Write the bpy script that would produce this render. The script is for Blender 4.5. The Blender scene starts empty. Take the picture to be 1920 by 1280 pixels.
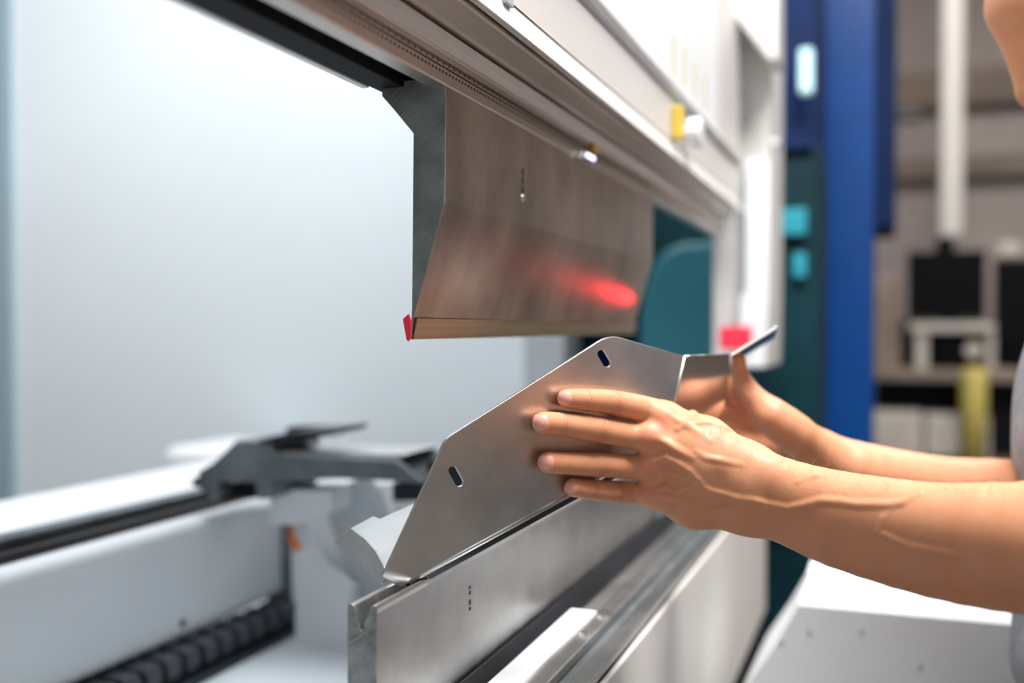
import bpy, math, random
import numpy as np
from mathutils import Vector, Matrix
random.seed(4)
SC = bpy.context.scene
COL = SC.collection

# ------------------------------------------------------------------ camera, world, lights, exposure
YAW, PITCH, F_PX = math.radians(20.7), math.radians(-0.78), 1867.0
CAM = Vector((0, 0, 1.2))
V_ = Vector((-math.sin(YAW)*math.cos(PITCH), math.cos(YAW)*math.cos(PITCH), math.sin(PITCH)))
R_ = Vector((math.cos(YAW), math.sin(YAW), 0))
U_ = R_.cross(V_)
cd = bpy.data.cameras.new('camera'); cam = bpy.data.objects.new('camera', cd); COL.objects.link(cam)
cam.matrix_world = Matrix.Translation(CAM) @ Matrix((R_, U_, -V_)).transposed().to_4x4()
cd.sensor_width = 36; cd.lens = 35.0; cd.clip_start = 0.02; cd.clip_end = 60
cd.dof.use_dof = True; cd.dof.focus_distance = 0.80; cd.dof.aperture_fstop = 2.1
SC.camera = cam
SC.view_settings.view_transform = 'Standard'; SC.view_settings.look = 'None'
SC.view_settings.exposure = 0.32; SC.view_settings.gamma = 1; SC.view_settings.use_curve_mapping = False
w = bpy.data.worlds.new('world'); SC.world = w; w.use_nodes = True
w.node_tree.nodes['Background'].inputs[0].default_value = (0.75, 0.88, 1.0, 1)
w.node_tree.nodes['Background'].inputs[1].default_value = 0.2

def area(name, loc, target, sx, sy, watts, color=(1, 1, 1), spread=180):
    l = bpy.data.lights.new(name, 'AREA'); l.shape = 'RECTANGLE'; l.size = sx; l.size_y = sy
    l.energy = watts; l.color = color; l.spread = math.radians(spread)
    o = bpy.data.objects.new(name, l); COL.objects.link(o); o.location = loc
    o.rotation_euler = (Vector(target)-Vector(loc)).to_track_quat('-Z', 'Y').to_euler()
    return o
area('hall_light', (0.55, 0.7, 3.9), (-0.05, 0.9, 1.0), 0.9, 1.6, 190, (1, .98, .96))
area('hall_light', (1.2, 5.0, 4.7), (1.2, 5.4, 0.0), 2.0, 3.0, 170, (1, .93, .86))
area('hall_light', (-1.6, 0.6, 4.7), (-1.4, 1.4, 1.0), 2.2, 2.4, 112, (.93, .97, 1))
area('hall_light', (4.1, 1.2, 4.9), (4.1, 1.2, 0), 1.1, 4.5, 26, (1, .98, .95))  # added unseen ceiling light, there to be reflected in the clamp ledge
area('rear_fill_light', (1.5, -4.6, 2.6), (0.0, 1.0, 1.0), 4.0, 2.0, 50, (.92, .97, 1))  # added fill behind the camera; there is no window in that wall
area('enclosure_light', (-1.3, 1.2, 2.45), (-1.5, 2.6, 1.75), 0.8, 0.7, 4.4, (1, .99, .98))

def W(px, py, t): return CAM + t*(V_ + R_*((px-960)/F_PX) + U_*((640-py)/F_PX))
def ray(px, py): return V_ + R_*((px-960)/F_PX) + U_*((640-py)/F_PX)
def onX(px, py, X): d = ray(px, py); return CAM + d*((X-CAM.x)/d.x)
def onY(px, py, Y): d = ray(px, py); return CAM + d*((Y-CAM.y)/d.y)
def zl(px, py, X): return onX(px, py, X).z      # height of a line that runs along the machine at depth X

# ------------------------------------------------------------------ materials
def mat(name, col, rough=.5, metal=0, var=.0, vscale=8, bump=0, bscale=60, stretch=(1, 1, 1), col2=None, spec=.5, coat=0, sss=0, trans=0, grain=None):
    m = bpy.data.materials.new(name); m.use_nodes = True; nt = m.node_tree; b = nt.nodes['Principled BSDF']
    b.inputs['Base Color'].default_value = (*col, 1); b.inputs['Roughness'].default_value = rough
    b.inputs['Metallic'].default_value = metal; b.inputs['Specular IOR Level'].default_value = spec
    b.inputs['Coat Weight'].default_value = coat
    if trans: b.inputs['Transmission Weight'].default_value = trans
    tc = nt.nodes.new('ShaderNodeTexCoord'); mp = nt.nodes.new('ShaderNodeMapping'); mp.inputs['Scale'].default_value = stretch
    nt.links.new(tc.outputs['Object'], mp.inputs['Vector'])
    n = nt.nodes.new('ShaderNodeTexNoise'); n.inputs['Scale'].default_value = vscale; n.inputs['Detail'].default_value = 6
    n.inputs['Roughness'].default_value = .6
    nt.links.new(mp.outputs[0], n.inputs['Vector'])
    mix = nt.nodes.new('ShaderNodeMix'); mix.data_type = 'RGBA'
    c2 = col2 if col2 else tuple(c*(1-var) for c in col)
    mix.inputs['A'].default_value = (*c2, 1); mix.inputs['B'].default_value = (*tuple(min(1, c*(1+var*.5)) for c in col), 1)
    mr = nt.nodes.new('ShaderNodeMapRange'); mr.inputs[1].default_value = .32; mr.inputs[2].default_value = .68
    nt.links.new(n.outputs['Fac'], mr.inputs[0]); nt.links.new(mr.outputs[0], mix.inputs['Factor'])
    nt.links.new(mix.outputs['Result'], b.inputs['Base Color'])
    if metal:
        r2 = nt.nodes.new('ShaderNodeMapRange'); r2.inputs[3].default_value = rough*.8; r2.inputs[4].default_value = min(1, rough*1.25)
        nt.links.new(n.outputs['Fac'], r2.inputs[0]); nt.links.new(r2.outputs[0], b.inputs['Roughness'])
    if bump:
        n2 = nt.nodes.new('ShaderNodeTexNoise'); n2.inputs['Scale'].default_value = bscale; n2.inputs['Detail'].default_value = 4
        mp2 = nt.nodes.new('ShaderNodeMapping'); mp2.inputs['Scale'].default_value = grain or stretch
        nt.links.new(tc.outputs['Object'], mp2.inputs['Vector'])
        if name.endswith('end_steel'):      # slanting saw marks across the end face
            mp3 = nt.nodes.new('ShaderNodeMapping'); mp3.inputs['Rotation'].default_value = (0, math.radians(38), 0)
            nt.links.new(tc.outputs['Object'], mp3.inputs['Vector']); mp2.inputs['Scale'].default_value = (.12, 1, 2.2); nt.links.new(mp3.outputs[0], mp2.inputs['Vector']); nt.links.new(mp2.outputs[0], n2.inputs['Vector'])
        bp = nt.nodes.new('ShaderNodeBump'); bp.inputs['Strength'].default_value = bump; bp.inputs['Distance'].default_value = .001
        nt.links.new(n2.outputs['Fac'], bp.inputs['Height']); nt.links.new(bp.outputs[0], b.inputs['Normal'])
    return m
def emis(name, col, s):
    m = bpy.data.materials.new(name); m.use_nodes = True; b = m.node_tree.nodes['Principled BSDF']
    b.inputs['Emission Color'].default_value = (*col, 1); b.inputs['Emission Strength'].default_value = s
    b.inputs['Base Color'].default_value = (*col, 1); return m

M = dict(
 chainplastic=mat('chain_plastic', (.07, .08, .095), .4, var=.2),
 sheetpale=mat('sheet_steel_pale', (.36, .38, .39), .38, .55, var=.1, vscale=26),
 panelblue=mat('panel_blue_grey', (.27, .37, .43), .5, var=.03),
 white=mat('white_paint', (.78, .81, .84), .45, var=.04, vscale=3),
 warmwhite=mat('warm_white_paint', (.66, .64, .62), .40, var=.06, vscale=3),
 grey=mat('grey_paint', (.42, .45, .48), .45, var=.08, vscale=5),
 enclosure=mat('enclosure_paint', (.68, .745, .785), .5, var=.02, vscale=1.5),
 punch=mat('punch_steel', (.56, .48, .42), .32, 1, var=.32, vscale=16, stretch=(1, 1, .5)),
 punch_end=mat('punch_end_steel', (.27, .31, .305), .36, .5, var=.35, vscale=30, bump=.8, bscale=420, grain=(1, 1, 1)),
 die=mat('die_steel', (.47, .47, .465), .36, 1, var=.16, vscale=22),
 die_end=mat('die_end_steel', (.40, .41, .40), .38, 1, var=.4, vscale=60, bump=.4, bscale=200),
 edge=mat('polished_edge', (.85, .84, .83), .25, 1, var=.05),
 beam=mat('beam_steel', (.74, .66, .60), .30, 1, var=.25, vscale=14, stretch=(1, .12, 1), bump=.2, bscale=160, grain=(1, .08, 1)),
 beamlight=mat('highlight_steel', (.82, .81, .79), .3, .12, var=.12, vscale=14, stretch=(1, .1, 1)),  # pale steel with reflected brightness put into its colour
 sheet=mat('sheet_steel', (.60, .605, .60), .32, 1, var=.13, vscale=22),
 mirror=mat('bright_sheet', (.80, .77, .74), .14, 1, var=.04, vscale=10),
 black=mat('black_rubber', (.008, .009, .012), .6, var=.2, spec=.12),
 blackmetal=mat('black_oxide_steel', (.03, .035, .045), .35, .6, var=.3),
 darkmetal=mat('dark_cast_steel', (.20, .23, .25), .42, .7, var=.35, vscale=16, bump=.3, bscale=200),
 rail=mat('dark_rail', (.06, .055, .055), .3, .8, var=.3),
 orange=mat('orange_cable', (.9, .22, .02), .5, var=.1),
 red=mat('red_label', (.85, .03, .07), .5, var=.05),
 yellow=mat('yellow_plastic', (.75, .52, .06), .45, var=.1),
 yellow2=mat('pale_yellow_plastic', (.48, .41, .11), .5, var=.1),
 blue=mat('blue_paint', (.001, .06, .27), .30, var=.15, vscale=3, spec=.3),
 navy=mat('navy_paint', (.002, .016, .075), .6, var=.2, spec=.15),
 teal=mat('teal_panel', (.02, .14, .18), .35, var=.15, vscale=3),
 tealdark=mat('teal_dark', (.002, .03, .04), .5, var=.5, vscale=4, spec=.2),
 floor=mat('floor_concrete', (.15, .132, .115), .45, var=.2, vscale=2),
 wall=mat('wall_plaster', (.37, .325, .31), .8, var=.18, vscale=1.6),
 wallr=mat('hall_wall', (.24, .195, .165), .8, var=.3, vscale=.8),
 ceil=mat('ceiling_paint', (.30, .29, .28), .8, var=.2),
 pipe=mat('pipe_paint', (.62, .60, .58), .4, var=.05),
 card=mat('box_card', (.52, .48, .44), .7, var=.12),
 monitor=mat('monitor_plastic', (.003, .003, .004), .7, spec=.1),
 bench=mat('bench_wood', (.26, .20, .16), .6, var=.25),
 shirt=mat('grey_jersey', (.46, .51, .57), .9, var=.35, vscale=420, stretch=(1, 1, .25), bump=.6, bscale=900),
 jeans=mat('dark_denim', (.03, .045, .09), .9, var=.4, vscale=300),
 shoe=mat('black_leather', (.02, .018, .016), .4),
 hair=mat('brown_hair', (.05, .028, .015), .6, var=.4, vscale=200),
 ink=mat('engraved_ink', (.05, .035, .03), .6),
)

# ------------------------------------------------------------------ object helpers
def link(name, me, m, parent=None, smooth=False):
    o = bpy.data.objects.new(name, me); COL.objects.link(o)
    if m: me.materials.append(m)
    if parent: o.parent = parent
    if smooth: me.polygons.foreach_set('use_smooth', [True]*len(me.polygons))
    return o
def tag(o, label=None, cat=None, group=None, kind=None):
    for k, v in (('label', label), ('category', cat), ('group', group), ('kind', kind)):
        if v: o[k] = v
    return o
def empty(name, loc, label, cat, group=None):
    o = bpy.data.objects.new(name, None); COL.objects.link(o); o.location = loc; o.empty_display_size = .05
    return tag(o, label, cat, group)
class MB:
    def __init__(s): s.v = []; s.f = []
    def add(s, v, f): n = len(s.v); s.v += [tuple(p) for p in v]; s.f += [tuple(i+n for i in q) for q in f]; return s
    def box(s, x0, x1, y0, y1, z0, z1):
        v = [(x, y, z) for x in (x0, x1) for y in (y0, y1) for z in (z0, z1)]
        return s.add(v, [(0, 1, 3, 2), (4, 6, 7, 5), (0, 4, 5, 1), (2, 3, 7, 6), (0, 2, 6, 4), (1, 5, 7, 3)])
    def prismY(s, prof, y0, y1):          # profile of (x, z), counter-clockwise or not; extruded along Y
        n = len(prof); v = [(x, y0, z) for x, z in prof]+[(x, y1, z) for x, z in prof]
        return s.add(v, [tuple(range(n)), tuple(range(2*n-1, n-1, -1))]+[(i, (i+1) % n+0, (i+1) % n+n, i+n) if False else ((i+1) % n, i, i+n, (i+1) % n+n) for i in range(n)])
    def tube(s, pts, r, n=10, caps=True):
        pts = [Vector(p) for p in pts]; k = len(pts); rr = r if isinstance(r, (list, tuple)) else [r]*k; v = []; f = []
        up = Vector((0, 0, 1))
        for i, p in enumerate(pts):
            d = (pts[min(i+1, k-1)]-pts[max(i-1, 0)]).normalized()
            a = d.cross(up); a = a if a.length > .05 else d.cross(Vector((1, 0, 0))); a.normalize(); b = d.cross(a)
            v += [p+rr[i]*(a*math.cos(2*math.pi*j/n)+b*math.sin(2*math.pi*j/n)) for j in range(n)]
        for i in range(k-1):
            f += [(i*n+j, i*n+(j+1) % n, (i+1)*n+(j+1) % n, (i+1)*n+j) for j in range(n)]
        if caps: f += [tuple(range(n-1, -1, -1)), tuple((k-1)*n+j for j in range(n))]
        return s.add(v, f)
    def build(s, name, m, parent=None, bevel=0, seg=2, smooth=False):
        me = bpy.data.meshes.new(name); me.from_pydata(s.v, [], s.f); me.validate(); me.update()
        import bmesh
        bm = bmesh.new(); bm.from_mesh(me); bmesh.ops.recalc_face_normals(bm, faces=bm.faces); bm.to_mesh(me); bm.free()
        o = link(name, me, m, None, smooth)
        if parent: o.parent = parent; o.matrix_parent_inverse = Matrix.Translation(-Vector(parent.location))
        if bevel:
            b = o.modifiers.new('bevel', 'BEVEL'); b.width = bevel; b.segments = seg; b.limit_method = 'ANGLE'; b.angle_limit = math.radians(35)
            b.harden_normals = False
            for p in me.polygons: p.use_smooth = True
            try:
                wn = o.modifiers.new('wn', 'WEIGHTED_NORMAL'); wn.keep_sharp = True
            except Exception: pass
        return o
def pbox(px0, py0, px1, py1, Y, depth):    # box whose near face spans these corners on the plane y = Y
    a = onY(px0, py0, Y); b = onY(px1, py1, Y)
    return MB().box(min(a.x, b.x), max(a.x, b.x), Y, Y+depth, min(a.z, b.z), max(a.z, b.z))
def pprof(pts, Y): return [(onY(x, y, Y).x, onY(x, y, Y).z) for x, y in pts]

# ------------------------------------------------------------------ hall (structure)
def struct(name, mb, m): o = mb.build(name, m); o['kind'] = 'structure'; return o
struct('floor', MB().box(-6, 6, -5, 9.2, -.1, 0), M['floor'])
struct('ceiling', MB().box(-6, 6, -5, 9.2, 5.0, 5.1), M['ceil'])
struct('wall_back', MB().box(-6, 6, 9.0, 9.2, 0, 5), M['wall'])
struct('wall_right', MB().box(5.8, 6, -5, 9, 0, 5), M['wallr'])
struct('wall_left', MB().box(-6, -5.8, -5, 9, 0, 5), M['wall'])
struct('wall_front', MB().box(-5.8, 5.8, -5.1, -5, 0, 5), M['wall'])

# ------------------------------------------------------------------ press brake
PB = empty('press_brake', (-.3, 1.0, 0), 'large white and bare steel press brake the person works at', 'machine')
XF = -.323                                   # front plane of the tool clamp
zb = zl(837, 160, XF)                        # underside of the clamp
zg = zl(617, 0, XF); z1 = zl(640, 0, XF); z2 = zl(678, 0, XF)
Y0, YE = .15, 2.10
# front of the clamp with a groove and rounded ledges
prof = [(-.340, zb+.002), (-.338, zb), (XF-.0012, zb), (XF, zb+.0012), (XF, zg-.0006), (XF-.002, zg-.0004), (XF-.002, zg+.0006), (XF, zg+.0008),
        (XF, z2-.002), (XF+.002, z2-.001)]
MB().prismY(prof+[(XF+.002, z2+.01), (-.340, z2+.01)], Y0, YE).build('clamp_face', M['beam'], PB)
zc = zl(755, 0, -.312); zd = zl(869, 0, -.300)
pr = [(-.33, z2+.0105), (-.33, z2+.0002), (XF+.0025, z2+.0002), (XF+.0085, zl(683, 0, XF+.0085)), (XF+.0095, zl(686, 0, XF+.0095)), (XF+.0086, zl(711, 0, XF+.0086)),
      (XF+.0100, zl(715, 0, XF+.0100)), (XF+.0100, zl(719, 0, XF+.0100)), (XF+.0088, zl(749, 0, XF+.0088)), (XF+.007, zl(751, 0, XF+.0088)+.0008), (-.33, zl(751, 0, XF+.0088)+.0008)]
MB().box(XF-.0019, XF+.00015, Y0, YE, zg-.0007, zg+.0007).build('groove_shade', M['ink'], PB)  # dark insert standing for the shade inside the groove
MB().prismY(pr, Y0, YE).build('clamp_ledge', M['beamlight'], PB)  # bright reflected band carried by the pale colour
MB().prismY([(-.312, zc+.0032), (-.3085, zc+.0042), (-.302, zd-.002), (-.300, zd-.001), (-.300, zd+.004), (-.33, zd+.004), (-.33, zc+.0032)], Y0, YE).build('beam_lip', M['beam'], PB)
# recessed rear of the clamp
MB().box(-.400, -.331, Y0, YE, zd+.004, zd+.05).build('beam_core', M['grey'], PB)
MB().box(-.352, -.341, Y0, YE, zb+.010, zd+.003).build('tang_slot', M['beamlight'], PB, .0008)
MB().box(-.386, -.3612, Y0, 1.5, zb+.0025, zd+.003).build('clamp_bar', M['black'], PB, .0005)
MB().box(-.3925, -.3866, Y0, .702, zb+.0015, zd+.003).build('clamp_guide', M['white'], PB, .0005)
# engraved millimetre scale
tk = MB(); zt = z1-.0005
y = .42
i = 0
while y < 1.42:
    h = .0046 if i % 10 == 0 else (.0036 if i % 5 == 0 else .0026)
    tk.box(XF-.0002, XF+.00012, y, y+.00026, z1+.0012-h, z1+.0012); y += .001; i += 1
tk.build('scale_marks', M['ink'], PB)
def text(s, loc, size, rot, m, name, parent, ext=.0001):
    c = bpy.data.curves.new(name, 'FONT'); c.body = s; c.size = size; c.extrude = ext; c.align_x = 'CENTER'; c.align_y = 'CENTER'
    o = bpy.data.objects.new('tmp', c); COL.objects.link(o)
    bpy.context.view_layer.update()
    me = bpy.data.meshes.new_from_object(o.evaluated_get(bpy.context.evaluated_depsgraph_get())); bpy.data.objects.remove(o)
    me.transform(Matrix.Translation(loc) @ rot.to_matrix().to_4x4())
    return me
from mathutils import Euler
dg = bpy.context.evaluated_depsgraph_get()
nv, nf = [], []
rot = Euler((math.pi/2, 0, math.pi/2))
for k in range(92):
    me = text('%d' % (90-k if k < 90 else 8), Vector((XF+.0001, .425+k*.010, zg+.0026)), .0030, rot, None, 'digits', None)
    o0 = len(nv); nv += [tuple(v.co) for v in me.vertices]; nf += [tuple(i+o0 for i in p.vertices) for p in me.polygons]; bpy.data.meshes.remove(me)
for k in range(130):
    me = text('80', Vector((XF+.0001, .425+k*.0062, zg-.0038)), .0030, rot, None, 'digits', None) if k < 125 else None
    if me:
        o0 = len(nv); nv += [tuple(v.co) for v in me.vertices]; nf += [tuple(i+o0 for i in p.vertices) for p in me.polygons]; bpy.data.meshes.remove(me)
mbd = MB(); mbd.v = nv; mbd.f = nf; mbd.build('scale_numerals', M['ink'], PB)
# upper cover: lip, face, groove, tall panel
XC = -.282
zl0 = zl(885, 0, XC); ze = zl(958, 0, XC); zh = zl(1088, 0, XC); zi = zl(1108, 0, XC)
zl1 = zl(884, 0, -.2965)
MB().box(-.33, -.2985, Y0, 2.08, zd+.0042, zl1+.02).build('gap_backing', M['black'], PB)
MB().prismY([(-.298, zl1+.006), (-.298, zl1), (-.2955, zl1), (-.279, zl(894, 0, -.279)), (-.2775, zl(898, 0, -.2775)), (-.2865, zl(956, 0, -.2865)), (XC-.002, ze+.0005), (XC-.003, ze+.002), (XC-.003, zh), (-.298, zh)], Y0, 2.08).build('lower_cover', M['warmwhite'], PB, .0015)
MB().box(XC-.05, XC-.010, Y0, 2.08, zh, zi).build('cover_gap', M['grey'], PB)
MB().prismY([(XC-.2, zi), (XC+.001, zi), (XC+.004, zi+.004), (XC+.004, zi+.012), (XC-.002, zi+.016), (XC-.002, 2.9), (XC-.2, 2.9)], Y0, 1.78).build('ram_panel', M['white'], PB, .0015)
MB().prismY([(XC-.2, zi), (XC+.001, zi), (XC+.004, zi+.004), (XC+.004, zi+.012), (XC-.006, zi+.016), (XC-.006, 2.9), (XC-.2, 2.9)], 1.786, 2.08).build('ram_panel', M['warmwhite'], PB, .0015)
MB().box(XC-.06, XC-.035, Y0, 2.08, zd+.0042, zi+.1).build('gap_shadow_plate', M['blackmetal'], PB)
# small bolt cover on the lip near the top of the picture
p = onX(955, 4, XC); MB().box(XC-.002, XC+.0025, p.y-.012, p.y+.004, p.z-.004, p.z+.008).build('bolt_plate', M['grey'], PB, .0008)
# yellow marks and catch on the covers
for (x, ya, yb) in ((1263, 68, 145), (1283, 92, 160), (1303, 120, 185), (1321, 140, 205)):
    a = onX(x, ya, XC-.0015); b = onX(x, yb, XC-.0015)
    MB().box(XC-.0025, XC-.0010, a.y-.004, a.y+.004, b.z, a.z).build('yellow_mark', M['yellow2'], PB)
a = onX(1265, 200, XC); b = onX(1265, 262, XC)
MB().box(XC-.003, XC+.012, a.y-.010, a.y+.012, b.z, a.z).build('yellow_catch', M['yellow'], PB, .003)
a = onX(1296, 250, XC+.01)
kb = MB().tube([(XC-.002, a.y, a.z), (XC+.008, a.y, a.z), (XC+.0085, a.y, a.z), (XC+.022, a.y, a.z), (XC+.026, a.y, a.z)], [.009, .009, .022, .022, .017], 24).build('round_knob', M['white'], PB, smooth=False)
# lit lamp unit and yellow clip at the clamp
a = onX(1108, 294, XF+.006)
MB().box(XF+.0005, XF+.008, a.y-.032, a.y+.014, a.z-.006, a.z+.003).build('lamp_housing', M['edge'], PB, .0015)
MB().box(XF+.0082, XF+.0092, a.y-.024, a.y+.006, a.z-.0035, a.z+.0005).build('lamp_lens', emis('lamp_blue_white', (.62, .62, 1.0), 3), PB)
a = onX(1118, 284, XF+.006)
MB().box(XF+.0005, XF+.007, a.y-.004, a.y+.012, a.z+.0, a.z+.012).build('yellow_clip', M['yellow'], PB, .002)
# far side frame
fr = pprof([(1336, 300), (1336, 678), (1400, 690), (1412, 690), (1440, 690), (1443, 560), (1446, 60), (1446, -400), (1336, -400)], 2.14)
MB().prismY(fr, 2.14, 2.40).build('side_frame', M['warmwhite'], PB, .006)
MB().prismY(pprof([(1396, 300), (1396, 540), (1386, 560), (1384, 690), (1434, 690), (1441, 560), (1444, 300)], 2.10), 2.10, 2.139).build('frame_cover', M['white'], PB, .006)
cv = pprof([(1358, -20), (1368, 20), (1440, 112), (1458, 112), (1458, -300), (1358, -300)], 2.02)
MB().prismY(cv, 2.02, 2.13).build('frame_hood', M['warmwhite'], PB, .006)
a = onY(1458, 262, 2.05); MB().tube([(a.x-.02, 2.1, a.z), (a.x, 2.1, a.z)], .012, 16).build('side_bolt', M['edge'], PB)
pbox(1349, 612, 1410, 655, 2.092, .006).build('red_label', M['red'], PB, .002)
# lower bed
zt = zl(925, 1280, -.312)
die_b = zl(1040, 1120, -.336)
print('z die bottom', die_b, 'bed', zt)
bed = MB().prismY([(-.372, .95), (-.3365, die_b-.02), (-.3355, die_b-.001), (-.327, die_b-.001), (-.316, zt-.001), (-.316, .5), (-.372, .5)], Y0, 2.09)
bed.v = []; bed.f = []
bed.prismY([(-.40, .3), (-.40, die_b-.016), (-.3605, die_b-.016), (-.3605, die_b-.02), (-.322, die_b-.02), (-.318, zt-.02), (-.318, .3)], Y0, 2.09).build('bed_core', M['darkmetal'], PB, .001)
MB().prismY([(-.3345, die_b-.0195), (-.3345, die_b-.005), (-.331, die_b-.003), (-.320, zt-.006), (-.3175, zt-.012), (-.3175, zt-.0195)], Y0, 2.09).build('die_clamp', M['blackmetal'], PB, .0008)
MB().box(-.3172, -.289, Y0, onX(1080, 1155, -.312).y, zt-.05, zt).build('white_strip', M['white'], PB, .001)
MB().box(-.3172, -.298, onX(1080, 1155, -.312).y+.004, 2.09, zt-.05, zt-.012).build('bed_ledge', M['die'], PB, .001)
MB().prismY([(-.2885, zt-.05), (-.2885, zt-.003), (-.272, zt-.003), (-.270, zt-.006), (-.270, zt-.05)], Y0, 2.09).build('bed_rail', M['die'], PB, .001)
MB().prismY([(-.2695, zt-.05), (-.2695, zt-.010), (-.260, zt-.010), (-.258, zt-.012), (-.258, zt-.05)], Y0, 2.09).build('bed_slot', M['darkmetal'], PB, .001)
zs1 = zl(1112, 1280, -.236); zs2 = zl(1137, 1280, -.233); print('seam', zt, zs1, zs2)
MB().prismY([(-.2575, zs2+.001), (-.2575, zt-.005), (-.2555, zt-.005), (-.236, zs1+.004), (-.236, zs1), (-.240, zs2+.001)], Y0, 2.09).build('front_rail', M['die'], PB, .001)
MB().box(-.256, -.2405, Y0, 2.089, zs2-.02, zs2+.0005).build('bed_seam', M['black'], PB)
MB().box(-.240, -.233, Y0, 2.092, .62, zs2).build('front_panel', M['warmwhite'], PB, .002)
MB().box(-.39, -.24, Y0, 2.08, .0, .6).build('bed_base', M['black'], PB)
for (x, y) in ((1167, 1132), (1136, 1166)):
    a = onX(x, y, -.2575); MB().tube([(-.2795, a.y, zt-.004), (-.2795, a.y, zt+.001)], [.0055, .0045], 16).build('bed_screw', M['edge'], PB)

# rear enclosure of the machine
ENC = empty('machine_enclosure', (-1.9, 2.62, 0), 'smooth pale blue-white rear enclosure panel of the machine', 'enclosure')
xl, xr = onY(28, 600, 2.6).x, onY(985, 650, 2.6).x
MB().box(xl, xr, 2.6, 2.64, 0, 4.2).build('rear_panel', M['enclosure'], ENC)
MB().box(xr+.002, onY(1058, 650, 2.6).x, 2.6, 2.75, 0, 2.05).build('corner_post', M['grey'], ENC, .004)
MB().box(xl-1.6, xl-.002, 2.58, 2.64, 0, 4.2).build('side_panel', M['panelblue'], ENC)
# teal guard and blue machine beyond
tg = [(1196, 700)]+[(1196+135*(i/14)**1.0, 455+75*(1-math.sqrt(max(0, 1-(1-i/14)**2))) - 0) for i in range(15)]+[(1345, 452), (1345, 700)]
gpts = [(1190, 2600), (1197, 600), (1206, 540), (1222, 495), (1246, 466), (1280, 452), (1335, 450), (1350, 450), (1350, 2600)]
gpp = [(x, max(0, z)) for x, z in pprof(gpts, 2.55)]
tag(MB().prismY(gpp, 2.55, 2.9).build('guard_cover', M['teal'], None, .02, 3), 'rounded teal machine cover seen beyond the end of the punch', 'cover')
BM = empty('machine_cabinet', (-.3, 3.2, 0), 'dark teal and navy machine cabinet behind the press brake', 'cabinet')
pbox(1055, 300, 1530, 1600, 3.1, .5).build('cabinet_body', M['tealdark'], BM, .01)
pbox(1452, -900, 1530, 300, 3.1, .5).build('cabinet_body', M['navy'], BM, .01)
pbox(1070, 640, 1190, 720, 3.0, .09).build('navy_panel', M['navy'], BM, .01)
pbox(1460, 392, 1512, 440, 3.06, .03).build('teal_handle', mat('bright_teal', (.02, .28, .36), .35), BM, .006)
pbox(1486, 475, 1512, 520, 3.06, .03).build('teal_knob', bpy.data.materials['bright_teal'], BM, .006)
pbox(1440, 940, 1500, 1000, 3.06, .03).build('teal_tray', bpy.data.materials['teal_panel'], BM, .006)
pbox(1498, 90, 1523, 172, 3.0, .05).build('reflected_glow', emis('cool_glow', (.5, .78, .85), .3), BM, .008)  # glowing panel added to stand for a bright reflected spot
BP = empty('machine_column', (.1, 3.9, 0), 'tall glossy blue steel machine column left of the beige wall', 'column')
pbox(1521, -1500, 1632, 1700, 3.8, .02).build('front_plate', M['blue'], BP, .004)
pbox(1521, -1500, 1680, 425, 3.83, .5).build('column_body', M['navy'], BP, .01)
pbox(1521, 425, 1632, 1700, 3.83, .5).build('column_body', M['navy'], BP, .01)
a = onY(1532, 217, 3.78); MB().tube([(a.x, 3.80, a.z), (a.x, 3.77, a.z)], .02, 16).build('column_bolt', M['blackmetal'], BP)

# ------------------------------------------------------------------ far workbench, blurred
YB = 6.4
tag(pbox(1768, -700, 1806, 445, 7.6, .1).build('wall_pipe', M['pipe'], None, .03, 3), 'pale vertical pipe running down to the black monitor', 'pipe')
mn = empty('monitor', onY(1775, 605, YB), 'larger black monitor on the bench under the pale pipe', 'monitor')
pbox(1702, 472, 1848, 598, YB-.3, .05).build('screen', M['monitor'], mn, .01); pbox(1756, 445, 1790, 480, YB-.24, .08).build('rear_mount', M['monitor'], mn, .01)
pbox(1762, 590, 1790, 606, YB-.24, .08).build('stand', M['monitor'], mn, .004)
mn = empty('monitor', onY(1900, 605, YB), 'black monitor cut by the right edge of the picture beside the shirt', 'monitor')
pbox(1866, 486, 1990, 640, YB-.25, .05).build('screen', M['monitor'], mn, .01); pbox(1895, 630, 1925, 690, YB-.24, .08).build('stand', M['monitor'], mn, .01)
wb = empty('workbench', onY(1780, 1500, YB), 'cluttered brown workbench with shelves under the monitors', 'workbench')
pbox(1706, 605, 1866, 622, YB-.35, .5).build('shelf', M['card'], wb, .004)
pbox(1716, 622, 1740, 695, YB-.33, .05).build('leg', M['card'], wb, .004); pbox(1850, 622, 1866, 695, YB-.33, .05).build('leg', M['card'], wb, .004)
pbox(1640, 690, 2050, 712, YB-.35, .6).build('bench_top', M['bench'], wb, .004)
pbox(1600, 600, 2050, 689, YB+.12, .1).build('back_panel', M['black'], wb, .004)
pbox(1640, 712, 2050, 860, YB, .1).build('back_board', M['black'], wb, .004)
pbox(1625, 862, 2050, 885, YB-.4, .7).build('lower_shelf', M['bench'], wb, .004)
pbox(1625, 885, 1660, 1250, YB-.35, .6).build('leg', M['bench'], wb, .004)
pbox(2010, 885, 2050, 1250, YB-.35, .6).build('leg', M['bench'], wb, .004)
tag(pbox(1752, 630, 1838, 688, YB-.3, .2).build('tool_case', M['monitor'], None, .02), 'black case on the workbench below the larger monitor', 'case')
a = onY(1826, 656, YB-.33)
tag(MB().tube([(a.x, YB-.304, a.z), (a.x, YB-.34, a.z)], .045, 20).build('tape_roll', M['card'], None), 'small pale round roll in front of the black case', 'roll')
a = onY(1826, 780, YB-.45); zt1 = onY(1826, 690, YB-.45).z
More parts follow.
